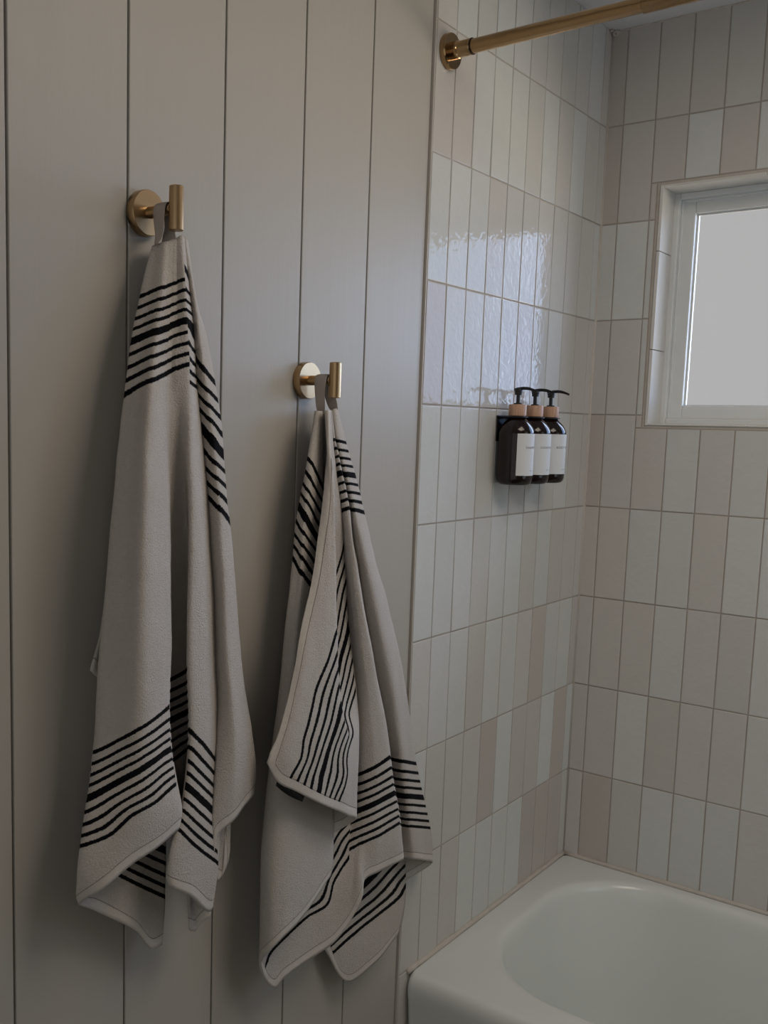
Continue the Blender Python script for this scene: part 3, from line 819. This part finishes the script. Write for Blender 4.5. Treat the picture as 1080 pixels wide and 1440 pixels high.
# hanging loops over the stems
def ribbon(name, path, wl, wr, parent):
    """path: list of (x0,x1,y,z): a tape running over the stem, its width along X"""
    bm = bmesh.new()
    a = [bm.verts.new((p[0], p[2], p[3])) for p in path]; b = [bm.verts.new((p[1], p[2] + p[4] if len(p) > 4 else p[2], p[3])) for p in path]
    m = [bm.verts.new(((p[0] + p[1]) / 2, (p[2] * 2 + (p[4] if len(p) > 4 else 0)) / 2 - .0006, p[3])) for p in path]
    for i in range(len(a) - 1):
        bm.faces.new((a[i], m[i], m[i + 1], a[i + 1])); bm.faces.new((m[i], b[i], b[i + 1], m[i + 1]))
    bmesh.ops.recalc_face_normals(bm, faces=bm.faces[:])
    o = obj(name, bm, LOOPM, parent, smooth=True)
    md = o.modifiers.new('thickness', 'SOLIDIFY'); md.thickness = .0013; md.offset = 0
    sb = o.modifiers.new('smooth', 'SUBSURF'); sb.levels = 2; sb.render_levels = 2
    return o
def arc(yc, zc, r, x0, x1, n=9):
    return [(x0, x1, yc - r * math.cos(math.pi * i / n), zc + r * math.sin(math.pi * i / n)) for i in range(n + 1)]
def onXy(px, py, X): p = onX(px, py, X); return p[1], p[2]
# higher hook: the tape twists as it drops
yc, zc = H1
q1 = onX(216, 345, .034); q2 = onX(222, 343, .044)
q3 = onX(224, 343, .036); q4 = onX(253, 333, .047)
path = [(q1[0], q2[0], q1[1], q1[2], q2[1] - q1[1]), (.031, .044, yc - .0085, zc - .03, .001), (.0275, .0455, yc - .0092, zc - .014)] + arc(yc, zc, .0082, .026, .0465) + \
       [(.028, .046, yc + .0085, zc - .014), (.031, .047, yc + .004, zc - .024, .002), (q3[0], q4[0], q3[1], q3[2] - .003, q4[1] - q3[1])]
ribbon('hanging_loop', path, 0, 0, T1)
yc, zc = H2
q1 = onX(444.5, 578, .03); q2 = onX(459, 577, .043); q3 = onX(461, 577, .03); q4 = onX(473, 575, .036)
path = [(q1[0], q2[0], q1[1], q1[2] - .004, q2[1] - q1[1]), (.027, .044, yc - .0088, zc - .018), (.0255, .0465, yc - .009, zc - .006)] + arc(yc, zc, .0082, .025, .047) + \
       [(.027, .0465, yc + .009, zc - .012), (q3[0], q4[0] + .006, q3[1] + .002, q3[2] - .002, q4[1] - q3[1])]
ribbon('hanging_loop', path, 0, 0, T2)

# ------------------------------------------------------------------ dispenser bottles on their wall bracket
BX = .0375; BZ = 1.3885
BY = [-.4285, -.3555, -.2840]
br = thing('bottle_bracket', 'black metal wall bracket holding three pump bottles on the shower tiles', 'bottle holder', loc=(.004, -.355, 1.515))
bm = bmesh.new(); box(bm, .004, .0062, -.4475, -.2640, 1.4695, 1.5185, .0012)
part('backplate', bm, BLACKMETAL, br)
bm = bmesh.new()
# shelf whose round openings carry the bottle necks
zs = 1.5168
W = .0195
for c in BY:
    n = 36; q = []
    for i in range(n):
        a = 2 * math.pi * i / n
        ci, si = math.cos(a), math.sin(a)
        # outer edge: a tab reaching back to the plate, round at the front
        ro = (BX + W * ci, c + W * si) if ci > 0 else (BX + (BX - .0060) * ci / max(abs(ci), abs(si)) * 1.0, c + W * si / max(abs(ci), abs(si)))
        q.append(((BX + .0152 * ci, c + .0152 * si), ro))
    lo = [(bm.verts.new((p[0][0], p[0][1], zs - .0018)), bm.verts.new((p[1][0], p[1][1], zs - .0018))) for p in q]
    hi = [(bm.verts.new((p[0][0], p[0][1], zs)), bm.verts.new((p[1][0], p[1][1], zs))) for p in q]
    for i in range(n):
        j = (i + 1) % n
        bm.faces.new((hi[i][0], hi[i][1], hi[j][1], hi[j][0])); bm.faces.new((lo[j][0], lo[j][1], lo[i][1], lo[i][0]))
        bm.faces.new((lo[i][1], lo[j][1], hi[j][1], hi[i][1])); bm.faces.new((lo[j][0], lo[i][0], hi[i][0], hi[j][0]))
for c, d in zip(BY, BY[1:]): box(bm, .0058, .016, c + W - .001, d - W + .001, zs - .0018, zs)
bmesh.ops.recalc_face_normals(bm, faces=bm.faces[:])
part('neck_shelf', bm, BLACKMETAL, br)

BODY = [(.001, .0), (.022, .0), (.0275, .0012), (.0312, .0045), (.0330, .0095), (.0336, .016), (.0336, .092), (.0333, .097), (.0322, .1025), (.0298, .1085), (.0262, .114), (.0222, .1185), (.0188, .1215), (.0168, .1235),
        (.0158, .1255), (.0150, .1275), (.0146, .1285), (.0146, .1305)]
bottle_labels = ['dark amber pump bottle nearest the striped towels, first in the wall bracket',
                 'dark amber pump bottle held between the two others in the bracket',
                 'dark amber pump bottle nearest the window wall, last in the bracket']
words = ['SHAMPOO', 'CONDITIONER', 'BODY WASH']
for c, lab, wd in zip(BY, bottle_labels, words):
    b = thing('pump_bottle', lab, 'soap bottle', 'pump bottles in the wall bracket', loc=(BX, c, BZ))
    bm = bmesh.new(); lathe(bm, BODY, (BX, c, BZ), n=64); part('body', bm, AMBER, b, 40)
    bm = bmesh.new(); lathe(bm, [(.0158, .1292), (.0164, .1300), (.0164, .1495), (.0158, .1505), (.006, .1507)], (BX, c, BZ), n=48); part('wooden_collar', bm, WOOD, b)
    bm = bmesh.new()
    lathe(bm, [(.0072, .1504), (.0078, .1510), (.0078, .1524), (.0066, .1532), (.0036, .1535), (.0036, .1690)], (BX, c, BZ), n=32)
    lathe(bm, [(.0062, .1680), (.0068, .1684), (.0066, .1720), (.0072, .1726), (.0074, .1780), (.0070, .1794), (.002, .1800)], (BX, c, BZ), n=32)
    t = bmesh.new()
    N = 14
    pp = [(BX - .008 + .0455 * i / N, c, BZ + .1778 + .0030 * math.sin(math.pi * min(1, i / N * .95)) - .0042 * (i / N) ** 3) for i in range(N + 1)]
    tube(t, pp, [(.0030, .0024)] * (N - 4) + [(.0027, .0022), (.0025, .002), (.0023, .0019), (.0022, .0018), (.0020, .0016)], 16)
    merge(bm, t)
    part('pump', bm, BLACKPLASTIC, b, 40)
    # paper label wrapped on the front
    bm = bmesh.new(); a0, a1 = math.radians(-60), math.radians(60); n = 40; rr = .0338
    lo, hi, lo2, hi2 = [], [], [], []
    for i in range(n + 1):
        a = a0 + (a1 - a0) * i / n
        lo.append(bm.verts.new((BX + rr * math.cos(a), c + rr * math.sin(a), BZ + .0185))); hi.append(bm.verts.new((BX + rr * math.cos(a), c + rr * math.sin(a), BZ + .0965)))
    for i in range(n): bm.faces.new((lo[i], lo[i + 1], hi[i + 1], hi[i]))
    bmesh.ops.recalc_face_normals(bm, faces=bm.faces[:])
    lb = part('paper_label', bm, LABELM, b, 80); lb['label'] = 'white paper label'
    wrap = lambda zz: (lambda x, y_: (BX + (rr + .00025) * math.cos(x / rr), c + (rr + .00025) * math.sin(x / rr), BZ + zz + y_))
    bm = text_bm(wd, .0062 if len(wd) < 10 else .0054, wrap(.0705))
    obj('lettering', bm, INK, lb)
    obj('lettering', text_bm('500 ml', .0030, wrap(.0275)), INK, lb)
    

# ------------------------------------------------------------------ light
w = bpy.data.worlds.new('sky'); scene.world = w; w.use_nodes = True
nt = w.node_tree; bg = nt.nodes['Background']
tc = nt.nodes.new('ShaderNodeTexCoord')
dot = nt.nodes.new('ShaderNodeVectorMath'); dot.operation = 'DOT_PRODUCT'
gd = Vector((.88, .45, .14)).normalized(); dot.inputs[1].default_value = gd
nt.links.new(tc.outputs['Generated'], dot.inputs[0])
rp = nt.nodes.new('ShaderNodeValToRGB'); rp.color_ramp.interpolation = 'EASE'
HAZE = (.434, .434, .434, 1)       # thin cloud straight outside; the sun's glow lies further right, blue sky beyond it
SKY = [(.0, HAZE), (.29, HAZE), (.52, (6.2, 7.5, 9.8, 1)), (.72, (6.2, 7.5, 9.8, 1)), (.82, (2.0, 2.7, 4.2, 1)), (.92, (1.8, 2.8, 4.8, 1)), (1.0, (1.0, 1.5, 2.4, 1))]
GROUND = [(.0, (.40, .38, .34, 1)), (.29, (.40, .38, .34, 1)), (.52, (6.6, 5.9, 4.8, 1)), (.75, (6.6, 5.9, 4.8, 1)), (.86, (3.6, 3.2, 2.6, 1)), (1.0, (1.5, 1.3, 1.0, 1))]
def ramp_node(stops):
    r_ = nt.nodes.new('ShaderNodeValToRGB'); r_.color_ramp.interpolation = 'EASE'
    el = r_.color_ramp.elements
    while len(el) < len(stops): el.new(.5)
    for e, (p, cc) in zip(el, stops): e.position = p; e.color = cc
    nt.links.new(dot.outputs['Value'], r_.inputs[0])
    return r_.outputs[0]
nt.nodes.remove(rp)
sep = nt.nodes.new('ShaderNodeSeparateXYZ'); nt.links.new(tc.outputs['Generated'], sep.inputs[0])
hor = nt.nodes.new('ShaderNodeMapRange'); hor.interpolation_type = 'SMOOTHSTEP'
hor.inputs['From Min'].default_value = -.14; hor.inputs['From Max'].default_value = .0
nt.links.new(sep.outputs['Z'], hor.inputs['Value'])
mixw = nt.nodes.new('ShaderNodeMix'); mixw.data_type = 'RGBA'
nt.links.new(hor.outputs[0], mixw.inputs[0])
nt.links.new(ramp_node(GROUND), mixw.inputs[6]); nt.links.new(ramp_node(SKY), mixw.inputs[7])
nt.links.new(mixw.outputs[2], bg.inputs['Color'])
bg.inputs['Strength'].default_value = 1.0

def area(name, loc, rot, sx, sy, power, color):
    l = bpy.data.lights.new(name, 'AREA'); l.shape = 'RECTANGLE'; l.size = sx; l.size_y = sy; l.energy = power; l.color = color
    o = bpy.data.objects.new(name, l); COL.objects.link(o); o.location = loc; o.rotation_euler = rot
    return o
area('ceiling_lamp', (1.0, -.95, ZC - .03), (0, 0, 0), .7, .7, 9.0, (1.0, .87, .73))
area('alcove_side_fill', (ALC_X - .02, -.36, 1.5), (0, math.radians(90), 0), .9, .5, 1.9, (.74, .88, 1.0))  # added cool fill at the alcove's right wall, which has no opening
area('front_wall_fill', (1.25, ROOM_Y + .03, 1.2), (math.radians(90), 0, 0), 2.3, 2.0, 6.4, (1.0, 1.0, .97))  # added broad fill from behind the camera; the front wall is solid
